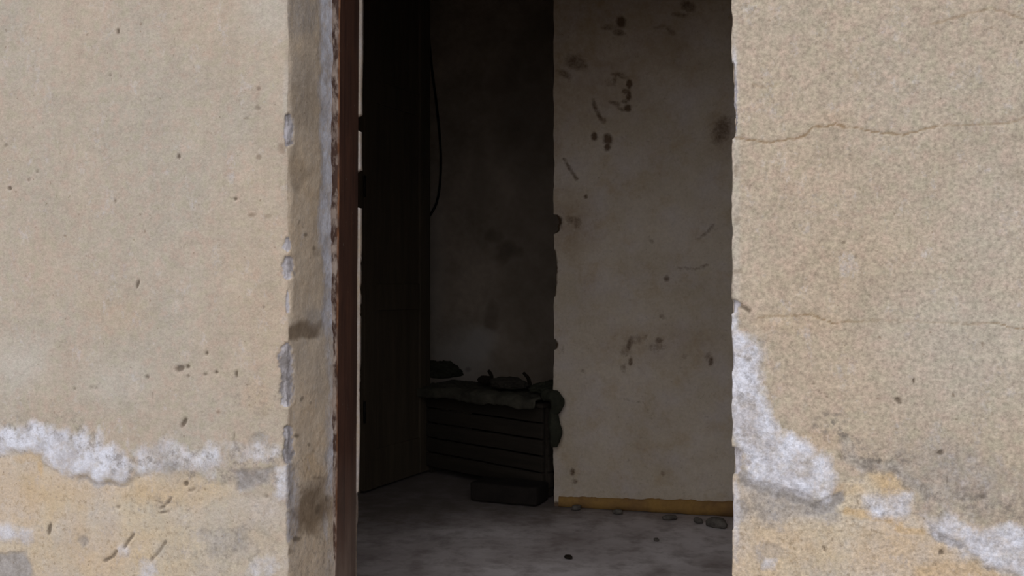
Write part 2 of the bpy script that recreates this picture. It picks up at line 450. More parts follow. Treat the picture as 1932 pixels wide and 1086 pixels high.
def facade_masks(px, py, s, left):
    z0 = np.zeros(px.shape)
    A = {k: z0.copy() for k in ('side', 'reveal', 'white', 'ochre', 'grey', 'dark', 'crack', 'warm', 'pale', 'rust', 'brown', 'eroded')}
    dist = (fbm(px * 0.03, py * 0.03, None, 5) - 0.5) * 26
    dist2 = (fbm(px * 0.03, py * 0.03, None, 9) - 0.5) * 26
    qx, qy = px + dist, py + dist2
    if left:
        front = s <= 0
        W = 1.0 * poly_mask(qx, qy, [(-60, 800), (0, 805), (48, 800), (105, 797), (134, 823), (153, 812), (172, 838), (185, 810), (196, 848), (220, 832), (235, 861), (252, 876), (232, 902), (191, 912), (153, 896), (105, 882), (64, 858), (29, 846), (0, 862), (-60, 870)], 14)
        W = np.maximum(W, 0.62 * poly_mask(qx, qy, [(259, 850), (287, 832), (318, 830), (376, 850), (398, 832), (432, 876), (382, 894), (334, 880), (296, 890), (259, 894)], 16))
        W = np.maximum(W, 0.7 * poly_mask(px, py, [(517, 878), (550, 880), (550, 950), (524, 935)], 10))
        W = np.maximum(W, 0.75 * poly_mask(qx, qy, [(-60, 975), (13, 984), (64, 1010), (60, 1034), (19, 1020), (-60, 1000)], 11))
        W = np.maximum(W, 0.6 * poly_mask(qx, qy, [(266, 1056), (298, 1052), (298, 1100), (266, 1100)], 10))
        W = np.maximum(W, 0.5 * spot(qx, qy, 235, 1034, 12, 14)); W = np.maximum(W, 0.5 * spot(qx, qy, 500, 1070, 30, 18))
        W = np.maximum(W, 0.45 * spot(qx, qy, 480, 850, 70, 18))
        G = poly_mask(qx, qy, [(-60, 1044), (52, 1044), (72, 1100), (-60, 1100)], 10)
        G = np.maximum(G, 0.85 * poly_mask(qx, qy, [(438, 886), (520, 882), (512, 914), (450, 920)], 9))
        G = np.maximum(G, 0.6 * spot(qx, qy, 318, 882, 26, 13)); G = np.maximum(G, 0.5 * spot(qx, qy, 488, 828, 24, 10))
        G = np.maximum(G, 0.48 * poly_mask(qx, qy, [(380, 998), (482, 992), (470, 1062), (396, 1050)], 20))
        G = np.maximum(G, 0.7 * spot(qx, qy, 85, 850, 16, 14)); G = np.maximum(G, 0.6 * spot(qx, qy, 156, 1020, 10, 14))
        G = np.maximum(G, 0.6 * (1 - sstep(2, 7, seg_dist(qx, qy, [(150, 906), (190, 917), (235, 912)]))))
        O = poly_mask(qx, qy, [(-90, 868), (30, 850), (64, 864), (105, 886), (153, 899), (191, 914), (232, 907), (261, 895), (340, 896), (440, 905), (452, 922), (520, 932), (560, 950), (560, 1250), (-90, 1250)], 10)
        O = O * np.interp(px + dist, [0, 240, 330, 450, 560], [1, 1, 0.72, 0.6, 0.5])
        R = 0.8 * spot(qx, qy, 72, 885, 9, 22); R = np.maximum(R, 0.55 * spot(qx, qy, 48, 868, 24, 10)); R = np.maximum(R, 0.4 * spot(qx, qy, 50, 985, 30, 12)); R = np.maximum(R, 0.35 * spot(qx, qy, 262, 1066, 4, 12))
        R = np.maximum(R, 0.47 * np.maximum(spot(qx, qy, 60, 930, 130, 55, 0, .9), spot(qx, qy, 300, 925, 110, 26, 0, .9))); R = np.maximum(R, 0.40 * spot(qx, qy, 180, 1040, 160, 60, 0, .9))
        D = spots(px, py, [(223, 59, 2.5, 6), (337, 295, 3, 5), (444, 375, 3.2), (18, 355, 3.5), (70, 324, 3, 3, 0, .5), (55, 339, 3.5, 3.5, 0, .5), (488, 168, 4, 4, 0, .55), (486, 204, 6, 4, 0, .5),
            (466, 223, 4, 3, 0, .4), (217, 380, 2.5, 4, 0, .6), (11, 274, 4, 4, 0, .5), (208, 142, 3, 3, 0, .5), (228, 144, 2.5, 3, 0, .4), (260, 536, 2.8, 9, 15), (339, 695, 9, 5.5, -20), (354, 691, 4), (355, 709, 3, 3, 0, .7),
            (390, 666, 3, 4), (387, 706, 4, 3, 0, .7), (408, 702, 3), (446, 705, 2.5, 7), (278, 711, 3.5, 4, 0, .8), (142, 733, 3, 3, 0, .5), (177, 731, 8, 4, 0, .4), (497, 579, 2.5, 3, 0, .6), (288, 746, 2, 6, 0, .5),
            (347, 797, 4, 10, 28), (442, 822, 2, 7, 0, .6), (92, 998, 3.5, 12, 8), (350, 912, 5, 5), (362, 924, 8, 3, -25, .6), (305, 957, 7, 3, -25, .8), (318, 945, 3, 9, 35, .8), (296, 946, 9, 2.5, 20, .5), (222, 957, 4, 4, 0, .6),
            (503, 936, 4, 4, 0, .6), (308, 966, 10, 2, -10, .7)])
        for pts, k in (([(250, 1009), (240, 1022), (234, 1032)], .8), ([(218, 1040), (212, 1050), (196, 1058)], .8), ([(311, 1022), (298, 1042), (285, 1055)], .6), ([(440, 830), (452, 850), (458, 862)], .35)):
            D = np.maximum(D, k * (1 - sstep(1.5, 4.5, seg_dist(px, py, pts))))
        B = 0.5 * spots(px, py, [(532, 280, 9, 10), (488, 296, 5, 5), (475, 405, 8, 4), (505, 407, 8, 4), (486, 186, 5, 30, 0, .4), (412, 776, 4, 4), (500, 780, 6, 5, 0, .5)])
        Wm = 0.6 * spot(qx, qy, 490, 745, 30, 45, 0, .8); Wm = np.maximum(Wm, 0.45 * spot(qx, qy, 560, 560, 130, 260, 0, .8)); Wm = np.maximum(Wm, 0.3 * spot(qx, qy, 470, 60, 130, 90, 0, .8)); Wm = np.maximum(Wm, 0.4 * spot(qx, qy, 220, 590, 60, 40, 0, .8))
        P = 0.8 * spot(qx, qy, 37, 690, 50, 48, 0, .9); P = np.maximum(P, 0.6 * spot(qx, qy, 510, 20, 50, 50, 0, .8)); P = np.maximum(P, 0.5 * spot(qx, qy, 215, 725, 60, 40, 0, .9)); P = np.maximum(P, .6 * spot(px, py, 541, 180, 6, 60))
        for k, v in (('white', W), ('grey', G), ('ochre', O), ('rust', R), ('dark', D), ('brown', B), ('warm', Wm), ('pale', P)):
            A[k] = np.where(front, v, 0)
        E = 0.75 * (1 - sstep(8, 40, seg_dist(qx, qy, [(0, 815), (110, 800), (240, 880), (300, 860), (420, 870), (540, 850)])))
        E = np.maximum(E, 0.7 * (1 - sstep(4, 26, seg_dist(qx, qy, [(350, 905), (440, 895), (520, 905)])))); E = np.maximum(E, 0.55 * spot(qx, qy, 430, 1040, 130, 50, 0, .8)); E = np.maximum(E, 0.5 * spot(qx, qy, 300, 950, 60, 30, 0, .8)); E = np.maximum(E, 0.35 * spot(qx, qy, 480, 760, 70, 60, 0, .8))
        A['eroded'] = np.where(front, E, 0.5 * sstep(780, 900, py))
        # ---- the reveal
        r = ~front
        A['reveal'] = sstep(-0.004, 0.006, s)
        edge_x = np.interp(py, [0, 300, 450, 520, 600, 720, 1100], [603, 608, 604, 614, 606, 618, 612])
        wr = sstep(-8, 8, qx * 0.35 + px * 0.65 - edge_x) * np.interp(py, [0, 350, 560, 592, 640, 790, 860, 915, 940, 1100], [.95, 1.05, 1.0, 1.1, .4, .45, .85, .8, .15, .2])
        wr = np.maximum(wr, 0.5 * spot(px, py, 614, 985, 5, 30)); wr = np.maximum(wr, 0.45 * spot(px, py, 560, 960, 8, 60))
        A['white'] = np.where(r, wr, A['white'])
        gr = 0.65 * (1 - sstep(545, 566, px)) * sstep(800, 850, py) * (1 - sstep(1000, 1060, py))
        gr = np.maximum(gr, 0.5 * spot(qx, qy, 560, 20, 40, 60)); gr = np.maximum(gr, 0.45 * spot(qx, qy, 590, 610, 20, 30))
        A['grey'] = np.where(r, gr, A['grey'])
        br = 0.85 * poly_mask(qx, qy, [(538, 612), (600, 614), (596, 634), (582, 642), (538, 640)], 6)
        br = np.maximum(br, 0.95 * poly_mask(qx, qy, [(572, 918), (612, 908), (622, 960), (600, 1010), (575, 1000), (560, 1020), (556, 980)], 16))
        br = np.maximum(br, 0.45 * spot(qx, qy, 562, 320, 18, 40)); br = np.maximum(br, 0.3 * spot(qx, qy, 580, 190, 30, 60)); br = np.maximum(br, 0.35 * spot(qx, qy, 595, 470, 10, 14))
        A['brown'] = np.where(r, br, A['brown'])
        dr = spots(px, py, [(575, 443, 4, 4, 0, .8), (562, 420, 2, 6, 20, .5), (592, 468, 4, 4, 0, .5), (570, 752, 3, 6, 30, .7), (562, 822, 5, 4, 0, .8), (584, 838, 3, 4, 0, .7), (560, 1016, 8, 5, 0, .9), (545, 1040, 10, 6, 0, .6), (600, 960, 4, 10, 10, .8), (618, 940, 5, 8, 0, .6), (586, 760, 3, 3, 0, .5), (592, 850, 3, 3, 0, .5), (598, 900, 10, 4, 0, .5)])
        A['dark'] = np.where(r, dr, A['dark'])
        A['rust'] = np.where(r, 0.45 * spot(qx, qy, 592, 880, 18, 30), A['rust'])
    else:
        A['side'] = np.ones(px.shape)
        E = 0.9 * (1 - sstep(10, 48, seg_dist(qx, qy, [(1570, 800), (1620, 862), (1690, 880), (1740, 930), (1830, 945), (1940, 985)])))
        E = np.maximum(E, 0.7 * (1 - sstep(4, 24, seg_dist(qx, qy, [(1760, 1000), (1830, 1040), (1900, 1090)]))))
        E = np.maximum(E, 0.6 * poly_mask(qx, qy, [(1380, 640), (1430, 640), (1440, 760), (1470, 840), (1400, 880), (1378, 860)], 14)); E = np.maximum(E, 0.5 * spot(qx, qy, 1430, 960, 70, 40, 0, .7)); E = np.maximum(E, 0.6 * spot(qx, qy, 1672, 955, 40, 22, 0, .6))
        A['eroded'] = np.where(s <= 0.01, E, 0)
        W = poly_mask(qx, qy, [(1368, 625), (1410, 632), (1437, 668), (1437, 741), (1450, 781), (1471, 819), (1526, 835), (1561, 862), (1578, 902), (1563, 947), (1511, 929), (1466, 924), (1415, 899), (1405, 862), (1390, 842), (1368, 741)], 15)
        W *= np.interp(px, [1380, 1470, 1580], [1, 0.95, 0.72])
        W = np.maximum(W, 0.62 * poly_mask(qx, qy, [(1622, 938), (1722, 932), (1716, 976), (1640, 976)], 12))
        W = np.maximum(W, 0.72 * poly_mask(qx, qy, [(1738, 966), (1812, 973), (1843, 1008), (1890, 985), (2000, 990), (2000, 1110), (1893, 1084), (1843, 1052), (1787, 1026), (1754, 1004)], 14))
        W = np.maximum(W, 0.8 * spot(qx, qy, 1915, 1045, 35, 40)); W = np.maximum(W, 0.5 * spot(px, py, 1384, 170, 7, 90)); W = np.maximum(W, 0.5 * spot(px, py, 1388, 980, 8, 80)); W = np.maximum(W, 0.5 * spot(qx, qy, 1455, 1062, 14, 10))
        W = np.maximum(W, 0.55 * spot(px, py, 1384, 610, 8, 30))
        G = 0.95 * (1 - sstep(7, 18, seg_dist(qx, qy, [(1405, 900), (1460, 925), (1511, 938), (1551, 954), (1581, 940)])))  # bare grey cement, with the shadow line below the white coat painted in
        G = np.maximum(G, 0.75 * poly_mask(qx, qy, [(1405, 905), (1581, 950), (1586, 985), (1500, 975), (1440, 990), (1410, 960)], 18) * 0.85)
        G = np.maximum(G, 0.9 * (1 - sstep(4, 13, seg_dist(qx, qy, [(1767, 1008), (1787, 1014), (1810, 1026)]))))
        G = np.maximum(G, 0.55 * (1 - sstep(6, 22, seg_dist(qx, qy, [(1590, 835), (1621, 872), (1680, 880), (1715, 912), (1745, 935)]))))
        G = np.maximum(G, 0.6 * spot(qx, qy, 1820, 942, 18, 10)); G = np.maximum(G, 0.5 * spot(qx, qy, 1856, 937, 10, 12)); G = np.maximum(G, 0.6 * spot(qx, qy, 1395, 965, 20, 30)); G = np.maximum(G, 0.45 * spot(qx, qy, 1450, 1045, 30, 18)); G = np.maximum(G, 0.45 * spot(qx, qy, 1800, 900, 140, 70, 20, .6))
        O = poly_mask(qx, qy, [(1360, 915), (1405, 905), (1460, 930), (1520, 950), (1581, 945), (1600, 905), (1650, 884), (1690, 900), (1710, 930), (1727, 957), (1790, 1010), (1863, 1066), (1940, 1095), (1940, 1300), (1360, 1300)], 9)
        R = 0.7 * poly_mask(qx, qy, [(1640, 890), (1680, 890), (1712, 928), (1690, 938), (1650, 915)], 12)
        R = np.maximum(R, 0.8 * (1 - sstep(4, 13, seg_dist(qx, qy, [(1600, 968), (1621, 972), (1677, 977), (1712, 997), (1740, 999)]))))
        R = np.maximum(R, 0.7 * poly_mask(qx, qy, [(1732, 1070), (1790, 1052), (1880, 1068), (1900, 1110), (1720, 1110)], 16)); R = np.maximum(R, 0.6 * spot(qx, qy, 1820, 1005, 25, 14)); R = np.maximum(R, 0.4 * spot(qx, qy, 1600, 925, 30, 10))
        R = np.maximum(R, 0.47 * np.maximum(spot(qx, qy, 1480, 1040, 110, 60, 0, .9), spot(qx, qy, 1700, 1035, 120, 50, 0, .9)))
        D = spots(px, py, [(1694, 754, 6, 5, 30), (1698, 760, 3), (1724, 718, 3, 5), (1775, 854, 7, 4), (1777, 1042, 5), (1556, 1035, 3, 6, -30, .8), (1817, 942, 5, 5, 0, .5), (1855, 937, 6, 6, 0, .6), (1535, 724, 3, 3, 0, .5), (1640, 556, 3, 3, 0, .4), (1650, 1050, 3, 4, 0, .4), (1767, 1066, 3, 3, 0, .6), (1843, 1064, 4, 3, 0, .5), (1490, 145, 3, 4, 0, .4), (1592, 458, 3, 3, 0, .7), (1615, 485, 4, 4, 0, .6), (1928, 80, 4, 4, 0, .6), (1585, 860, 3, 8, -20, .5), (1788, 905, 2, 9, 10, .6), (1830, 862, 4, 4, 0, .4)])
        D = np.maximum(D, 0.9 * (1 - sstep(1, 6, seg_dist(px, py, [(1378, 573), (1398, 577), (1414, 586)]))) * (px < 1420))
        wob = (fbm(px * 0.09, py * 0.09, None, 31) - 0.5) * 9
        K = 1 - sstep(0.7, 2.8, seg_dist(px, py + wob, [(1385, 259), (1445, 269), (1514, 259), (1534, 241), (1569, 236), (1624, 241), (1648, 249), (1703, 254), (1743, 244), (1783, 236), (1897, 234), (1926, 224), (1990, 215)]))
        K *= np.interp(px, [1380, 1740, 1800, 1990], [1, 0.9, 0.5, 0.6])
        k2 = (1 - sstep(0.6, 2.5, seg_dist(px, py + wob, [(1430, 600), (1460, 595), (1531, 594), (1571, 608), (1626, 605), (1732, 606), (1812, 610), (1888, 608), (1903, 618), (1990, 628)])))
        K = np.maximum(K, k2 * np.interp(px, [1430, 1500, 1560, 1640, 1700, 1860, 1900], [.5, .8, 1, .4, .25, .5, .9]))
        K = np.maximum(K, 0.5 * (1 - sstep(0.8, 3.5, seg_dist(px, py + wob, [(1758, 45), (1818, 30), (1872, 15), (1926, 35), (1990, 40)]))))
        K = np.maximum(K, 0.4 * (1 - sstep(0.8, 3.5, seg_dist(px, py + wob, [(1420, 160), (1440, 163), (1470, 158)]))))
        Wm = 0.5 * (1 - sstep(10, 40, seg_dist(qx, qy, [(1440, 605), (1570, 605)]))); Wm = np.maximum(Wm, 0.5 * spot(qx, qy, 1570, 225, 45, 22, 0, .8)); Wm = np.maximum(Wm, 0.35 * spot(qx, qy, 1540, 480, 130, 300, 0, .9)); Wm = np.maximum(Wm, 0.5 * spot(qx, qy, 1550, 830, 40, 20)); Wm = np.maximum(Wm, .4 * spot(qx, qy, 1616, 145, 6, 12))
        B = 0.5 * spots(px, py, [(1387, 322, 6, 12), (1390, 415, 8, 8), (1388, 512, 14, 5), (1617, 147, 5, 8, 0, .6), (1658, 158, 6, 5, 0, .5), (1914, 330, 20, 14, 0, .5)])
        P = 0.45 * spot(qx, qy, 1850, 650, 160, 120, 0, .9); P = np.maximum(P, 0.5 * spot(px, py, 1386, 420, 10, 400)); P = np.maximum(P, .35 * spot(qx, qy, 1880, 450, 90, 120, 0, .9))
        for k, v in (('white', W), ('grey', G), ('ochre', O), ('rust', R), ('dark', D), ('brown', B), ('warm', Wm), ('pale', P), ('crack', K)):
            A[k] = np.where(s <= 0.01, v, 0)
        A['reveal'] = sstep(0.02, 0.05, s)
    return A

def facade_pier(left):
    # plan path from far along the facade to the corner, then into the reveal, then back along the inner face
    if left:
        fx = np.concatenate([[-4.2, -3.0, -2.3], np.arange(-1.90, XL - 0.004, 0.0036), np.linspace(XL - 0.004, XL, 3)])
        ry = np.concatenate([np.linspace(YF, YF + 0.006, 3)[1:], np.arange(YF + 0.010, YF + 0.262, 0.0045), [YF + 0.30, YB]])
        bx = np.array([-1.3, -2.5, -4.2])
        X0, sg = XL, -1
    else:
        fx = np.concatenate([[3.0, 1.8, 1.0, 0.75], np.arange(0.60, XR + 0.004, -0.0034), np.linspace(XR + 0.004, XR, 3)])
        ry = np.concatenate([np.linspace(YF, YF + 0.006, 3)[1:], np.arange(YF + 0.012, YF + 0.2, 0.007), [YF + 0.25, YF + 0.32, YB]])
        bx = np.array([0.5, 1.5, 3.0])
        X0, sg = XR, 1
    px_ = np.concatenate([fx, np.full(len(ry), X0), bx]); py_ = np.concatenate([np.full(len(fx), YF), ry, np.full(len(bx), YB)])
    s = np.concatenate([-np.abs(fx - X0), ry - YF, np.full(len(bx), 9.0)])
    X = np.tile(px_, (len(zs), 1)); Y = np.tile(py_, (len(zs), 1)); Z = np.tile(zs[:, None], (1, len(px_))); S = np.tile(s, (len(zs), 1))
    u, v = proj(X, Y, Z)
    front = (S <= 0); back = S > 5; rv = ~front & ~back
    if not left:      # the right reveal opens slightly inwards
        X = np.where(rv | back, X + np.where(back, 0, S * 0.03), X)
    A = facade_masks(u, v, S, left)
    c, d = chips(v, S, CHIPS_L if left else CHIPS_R, 3 if left else 8)
    c = np.where(back, 0, c); d = np.where(back, 0, d)
    wobz = (fbm(Z * 30, Z * 0, None, 41 if left else 42) - 0.5) * 0.006
    corner = np.exp(-(S / 0.012) ** 2)
    rough = np.exp(-(S / 0.005) ** 2) * 0.0025
    # into the solid: sg*x and +y
    X = X + sg * (corner * (wobz + 0.001) + 0.707 * (d + rough)) * (~back)
    Y = Y + (0.707 * (d + rough)) * (~back)
    # relief of the facade plane
    relief = (fbm(X * 5, Z * 5, None, 51) - 0.5) * 0.006 + (fbm(X * 40, Z * 40, None, 52) - 0.5) * 0.0022
    wn = (fbm(X * 55, Z * 30, None, 53) - 0.5) * 0.8
    wb = sstep(0.1, 0.9, A['white'] + wn); ob = sstep(0.0, 1.0, A['ochre'] + wn * 0.7)
    relief += 0.0025 * ob - 0.002 * wb + 0.004 * A['dark'] + 0.0015 * A['crack'] + 0.003 * sstep(.2, .8, A['grey'] + wn)
    Y = np.where(front, Y + relief * (1 - 0.8 * corner), Y)
    rr = (fbm(Y * 9, Z * 9, None, 55) - 0.5) * 0.010 + (fbm(Y * 60, Z * 60, None, 56) - 0.5) * 0.003 + 0.003 * A['white'] + 0.004 * A['brown']
    X = np.where(rv, X + sg * (rr + (0.0 if left else 0.004)) * sstep(0.0, 0.02, S), X)
    A['chip'] = c * np.interp(v, [860, 885], [1, 0.55]) if left else c
    P = np.stack([X, Y, Z], -1)
    if not left: P = P[:, ::-1]; A = {k: q[:, ::-1] for k, q in A.items()}
    return P, A

PL, AL = facade_pier(True)
PR, AR = facade_pier(False)
# lintel above the opening (above the frame of the picture)
def lintel_block():
    xs = np.linspace(-1.05, 0.05, 12)
    prof = [(YF, 3.4), (YF, 2.32), (YB, 2.32), (YB, 3.4)]
    P = np.array([[(x, y, z) for x in xs] for y, z in prof])
    A = {k: np.zeros(P.shape[:2]) for k in AL}
    return P, A
PT, AT = lintel_block()
# thin lip of plaster left standing behind the door frame, broken away in places
def plaster_lip():
    zz = np.concatenate([[0.0, 0.3], np.arange(0.44, 1.86, 0.004), [2.0, 2.32]])
    xs = -0.9825 + (zz - 1.66) * 0.0065 + (fbm(zz * 12, zz * 0, None, 141) - 0.5) * 0.003
    v = proj(xs, np.full_like(zz, 2.295), zz)[1]
    gone = np.zeros_like(zz)
    for a, b in ((221, 244), (325, 389), (931, 2000)):
        gone = np.maximum(gone, sstep(a - 4, a + 2, v) * (1 - sstep(b - 2, b + 4, v)))
    jag = np.where((v > 420) & (v < 790), np.clip(fbm(zz * 55, zz * 0, None, 142) - 0.5, 0, 1) * 0.022, 0)
    y0 = np.full_like(zz, 2.286); y1 = 2.3045 - jag - np.interp(v, [700, 930], [0, 0.009])
    xf = xs - 0.03 * gone
    P = np.stack([np.stack([np.full_like(zz, -1.03), y0, zz], -1), np.stack([xf, y0, zz], -1), np.stack([xf, y1, zz], -1), np.stack([np.full_like(zz, -1.03), y1 + 0.003, zz], -1)], 1)
    A = {k: np.zeros(P.shape[:2]) for k in AL}
    A['white'] = np.full(P.shape[:2], 0.35); A['brown'] = np.full(P.shape[:2], 0.32); A['reveal'] = np.ones(P.shape[:2])
    return P[:, ::-1], {k: q[:, ::-1] for k, q in A.items()}
PS, AS = plaster_lip()
struct(mesh_from_grid('wall_front', [PL, PR, PT, PS], [AL, AR, AT, AS], M_facade))

# ------------------------------------------------------------------ room shell
YP = on_floor(1210, 962.5).y           # partition plane
YP2 = YP + 0.13
YFAR = 6.0
ZC = 3.35
XW0, XW1 = -2.95, 2.3

def quad_box(name, lo, hi, mat):
    return struct(obj(name, box_bm(lo, hi), mat, smooth=False))

quad_box('ground', (-14, -12, -0.45), (14, YF + 0.05, -0.30), M_ground)
def floor_obj():
    xs = np.linspace(XW0 - 0.1, XW1 + 0.1, 150); ys = np.linspace(YF + 0.03, YFAR + 0.2, 130)
    X, Y = np.meshgrid(xs, ys)
    Z = (fbm(X * 3, Y * 3, None, 61) - 0.5) * 0.006 + (fbm(X * 16, Y * 16, None, 62) - 0.5) * 0.003 - 0.003
    P = np.stack([X, Y, Z], -1)
    low = P[[0, -1]].copy(); 
    side = np.stack([np.stack([xs, np.full_like(xs, YF + 0.03), np.full_like(xs, -0.3)], -1), P[0]], 0)
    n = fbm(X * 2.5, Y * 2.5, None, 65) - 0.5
    floor_shade = sstep(-0.35, 0.45, (Y - YP) * 0.9 - (X + 0.75) * 0.55 + n * 1.0)  # shade painted into the floor colour, deepening towards the back left
    return struct(mesh_from_grid('floor', [P, side], [{'floor_shade': floor_shade}, {'floor_shade': np.zeros(side.shape[:2])}], M_floor))
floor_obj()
quad_box('ceiling', (XW0 - 0.2, YF, ZC), (XW1 + 0.2, YFAR + 0.3, ZC + 0.15), M_ceiling)
quad_box('wall_left', (XW0 - 0.2, YB - 0.05, -0.05), (XW0, YFAR + 0.2, ZC), M_inner)
quad_box('wall_right', (XW1, YB - 0.05, -0.05), (XW1 + 0.2, YFAR + 0.2, ZC), M_inner)

# ---- partition with the inner doorway
PCH_R = [(404, 440, 0.026, 0.04, 0.03), (470, 560, 0.010, 0.03, 0.01), (640, 660, 0.012, 0.02, 0.01)]
PCH_L = [(220, 246, 0.06, 0.05, 0.03), (324, 391, 0.065, 0.05, 0.03), (430, 455, 0.006, 0.02, 0.006), (640, 730, 0.010, 0.02, 0.008), (735, 760, 0.012, 0.02, 0.008)]
PZ = np.concatenate([[-0.02], np.arange(0.0, 2.62, 0.0062), [2.7, 3.0, ZC]])
XPR = at_depth(1045, 543, YP).x
XPL = at_depth(674, 543, YP).x

def part_masks(px, py, S):
    z0 = np.zeros(px.shape)
    d = spots(px, py, [(1172, 42, 9, 11), (1168, 62, 12, 6, 10, .7), (1150, 52, 14, 6, 0, .45), (1085, 118, 20, 13, 20, .6), (1065, 140, 14, 7, 30, .6), (1100, 125, 12, 6, 0, .5), (1187, 158, 6, 9, 0), (1180, 172, 7, 5, 0, .8), (1186, 181, 5, 10, 10, .95), (1179, 192, 6, 4, 0, .7), (1184, 204, 7, 7, 20), (1172, 206, 8, 3, 20, .6), (1160, 195, 12, 4, 15, .65), (1160, 152, 4, 12, 10, .45), (1175, 145, 9, 4, 0, .5), (1165, 140, 12, 4, 0, .65), (1150, 155, 8, 8, 0, .3), (1122, 200, 4, 14, -15, .7), (1130, 218, 4, 14, -25, .75), (1140, 228, 4, 6, 0, .5),
        (1121, 257, 6, 8, 0), (1147, 262, 9, 10, 0), (1146, 278, 6, 7, 0, .9), (1298, 12, 14, 10, 20, .7), (1282, 28, 16, 5, 10, .5), (1265, 60, 14, 5, 40, .5), (1250, 52, 18, 5, 0, .35), (1105, 371, 4, 4, 0, .75), (1088, 420, 8, 12, 0, .5), (1072, 415, 10, 8, 0, .45), (1258, 525, 5, 6, 10, .7), (1250, 597, 7, 4, 20, .5), (1230, 455, 4, 5, 0, .4),
        (1187, 650, 5, 16, 15, .75), (1180, 662, 10, 10, 0, .4), (1189, 682, 4, 8, 0, .8), (1243, 642, 7, 6, 0, .7), (1240, 655, 18, 8, 0, .35), (1341, 682, 5, 9, 0, .8), (1336, 672, 6, 8, 30, .45), (1200, 640, 20, 8, -10, .35), (1292, 672, 5, 5, 0, .4), (1080, 890, 5, 7, 0, .8), (1084, 908, 6, 5, 0, .6), (1250, 893, 4, 5, 0, .45), (1100, 700, 4, 4, 0, .3), (1060, 660, 6, 8, 0, .25), (1175, 695, 6, 8, 0, .4)])
    for pts, w, k in (([(1064, 300), (1075, 318), (1088, 338)], 3.5, .65), ([(1345, 425), (1335, 438), (1318, 450)], 3, .4), ([(1280, 505), (1310, 508), (1335, 500)], 3, .4), ([(1160, 750), (1215, 760), (1230, 790)], 3, .2)):
        d = np.maximum(d, k * (1 - sstep(1, w + 2, seg_dist(px, py, pts))))
    d = np.maximum(d, 0.6 * spot(px, py, 1362, 245, 16, 26, 20)); 
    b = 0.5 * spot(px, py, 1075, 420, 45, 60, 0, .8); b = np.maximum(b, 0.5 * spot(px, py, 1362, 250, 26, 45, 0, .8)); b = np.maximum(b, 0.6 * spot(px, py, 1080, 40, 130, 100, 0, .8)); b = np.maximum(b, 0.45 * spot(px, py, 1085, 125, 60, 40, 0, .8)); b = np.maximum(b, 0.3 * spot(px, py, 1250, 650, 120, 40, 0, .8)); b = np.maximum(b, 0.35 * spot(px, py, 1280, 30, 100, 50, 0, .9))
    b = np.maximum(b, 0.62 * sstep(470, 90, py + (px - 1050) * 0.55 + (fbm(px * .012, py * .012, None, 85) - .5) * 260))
    return {'dark': d, 'brown': b}

def partition_piece(right):
    if right:
        fx = np.concatenate([[XW1, 1.0, 0.3], np.arange(0.08, XPR + 0.004, -0.0062), [XPR + 0.002, XPR]])
        ry = np.concatenate([[YP + 0.003], np.arange(YP + 0.01, YP2 - 0.004, 0.012), [YP2]]); bx = np.array([XPR + 0.3, 1.0, XW1]); X0, sg, lst = XPR, 1, PCH_R
    else:
        fx = np.concatenate([[XW0, -2.5], np.arange(XPL - 0.14, XPL - 0.003, 0.005), [XPL - 0.002, XPL]])
        ry = np.concatenate([[YP + 0.003], np.arange(YP + 0.01, YP2 - 0.004, 0.012), [YP2]]); bx = np.array([XPL - 0.2, XW0]); X0, sg, lst = XPL, -1, PCH_L
    xx = np.concatenate([fx, np.full(len(ry), X0), bx]); yy = np.concatenate([np.full(len(fx), YP), ry, np.full(len(bx), YP2)])
    s = np.concatenate([-np.abs(fx - X0), ry - YP, np.full(len(bx), 9.0)])
    X = np.tile(xx, (len(PZ), 1)); Y = np.tile(yy, (len(PZ), 1)); Z = np.tile(PZ[:, None], (1, len(xx))); S = np.tile(s, (len(PZ), 1))
    if not right:   # this edge leans left towards the floor
        X = X + np.where(S < 5, np.clip((Z - 1.05) / 1.5, -1, 1) * 0.012, 0) * np.exp(-(np.minimum(S, 0) / 0.2) ** 2)
    u, v = proj(X, Y, Z)
    back = S > 5
    c, d = chips(v, S, lst, 13 if right else 15)
    c = np.where(back, 0, c); d = np.where(back, 0, d)
    corner = np.exp(-(S / 0.012) ** 2)
    wob = (fbm(Z * 14, Z * 0, None, 71 + right) - 0.5) * 0.012
    # chips are broken right through the arris: the edge itself steps back
    bite = np.zeros(v.shape)
    for (y0, y1, a, b, dep) in lst:
        t = (v - (y0 + y1) / 2) / ((y1 - y0) / 2)
        bite = np.maximum(bite, a * 0.9 * np.sqrt(np.clip(1 - t ** 2, 0, 1)))
    near = np.where(S <= 0, np.clip(1 + S / 0.12, 0, 1), 1.0) * (~back)
    X = X + sg * near * (bite * (0.7 + 0.6 * fbm(Z * 60, Y * 40, None, 77))) + sg * corner * wob * (~back)
    Y = Y + np.where(back, 0, d * 0.5)
    fr = S <= 0
    Y = np.where(fr, Y + (fbm(X * 4, Z * 4, None, 73) - 0.5) * 0.014 + (fbm(X * 30, Z * 30, None, 74) - 0.5) * 0.004, Y)
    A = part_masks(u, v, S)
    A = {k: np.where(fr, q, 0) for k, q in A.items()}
    A['chip'] = np.clip(c * 1.2, 0, 1)
    A['dark'] = np.where(fr, np.maximum(A['dark'], sstep(0.03, 0.008, Z)), 0)  # wall foot darkened to paint in the shadow gap below the skirting
    P = np.stack([X, Y, Z], -1)
    if right: P = P[:, ::-1]; A = {k: q[:, ::-1] for k, q in A.items()}
    return P, A

a1 = partition_piece(True); a2 = partition_piece(False)
struct(mesh_from_grid('wall_back', [a1[0], a2[0]], [a1[1], a2[1]], M_part))

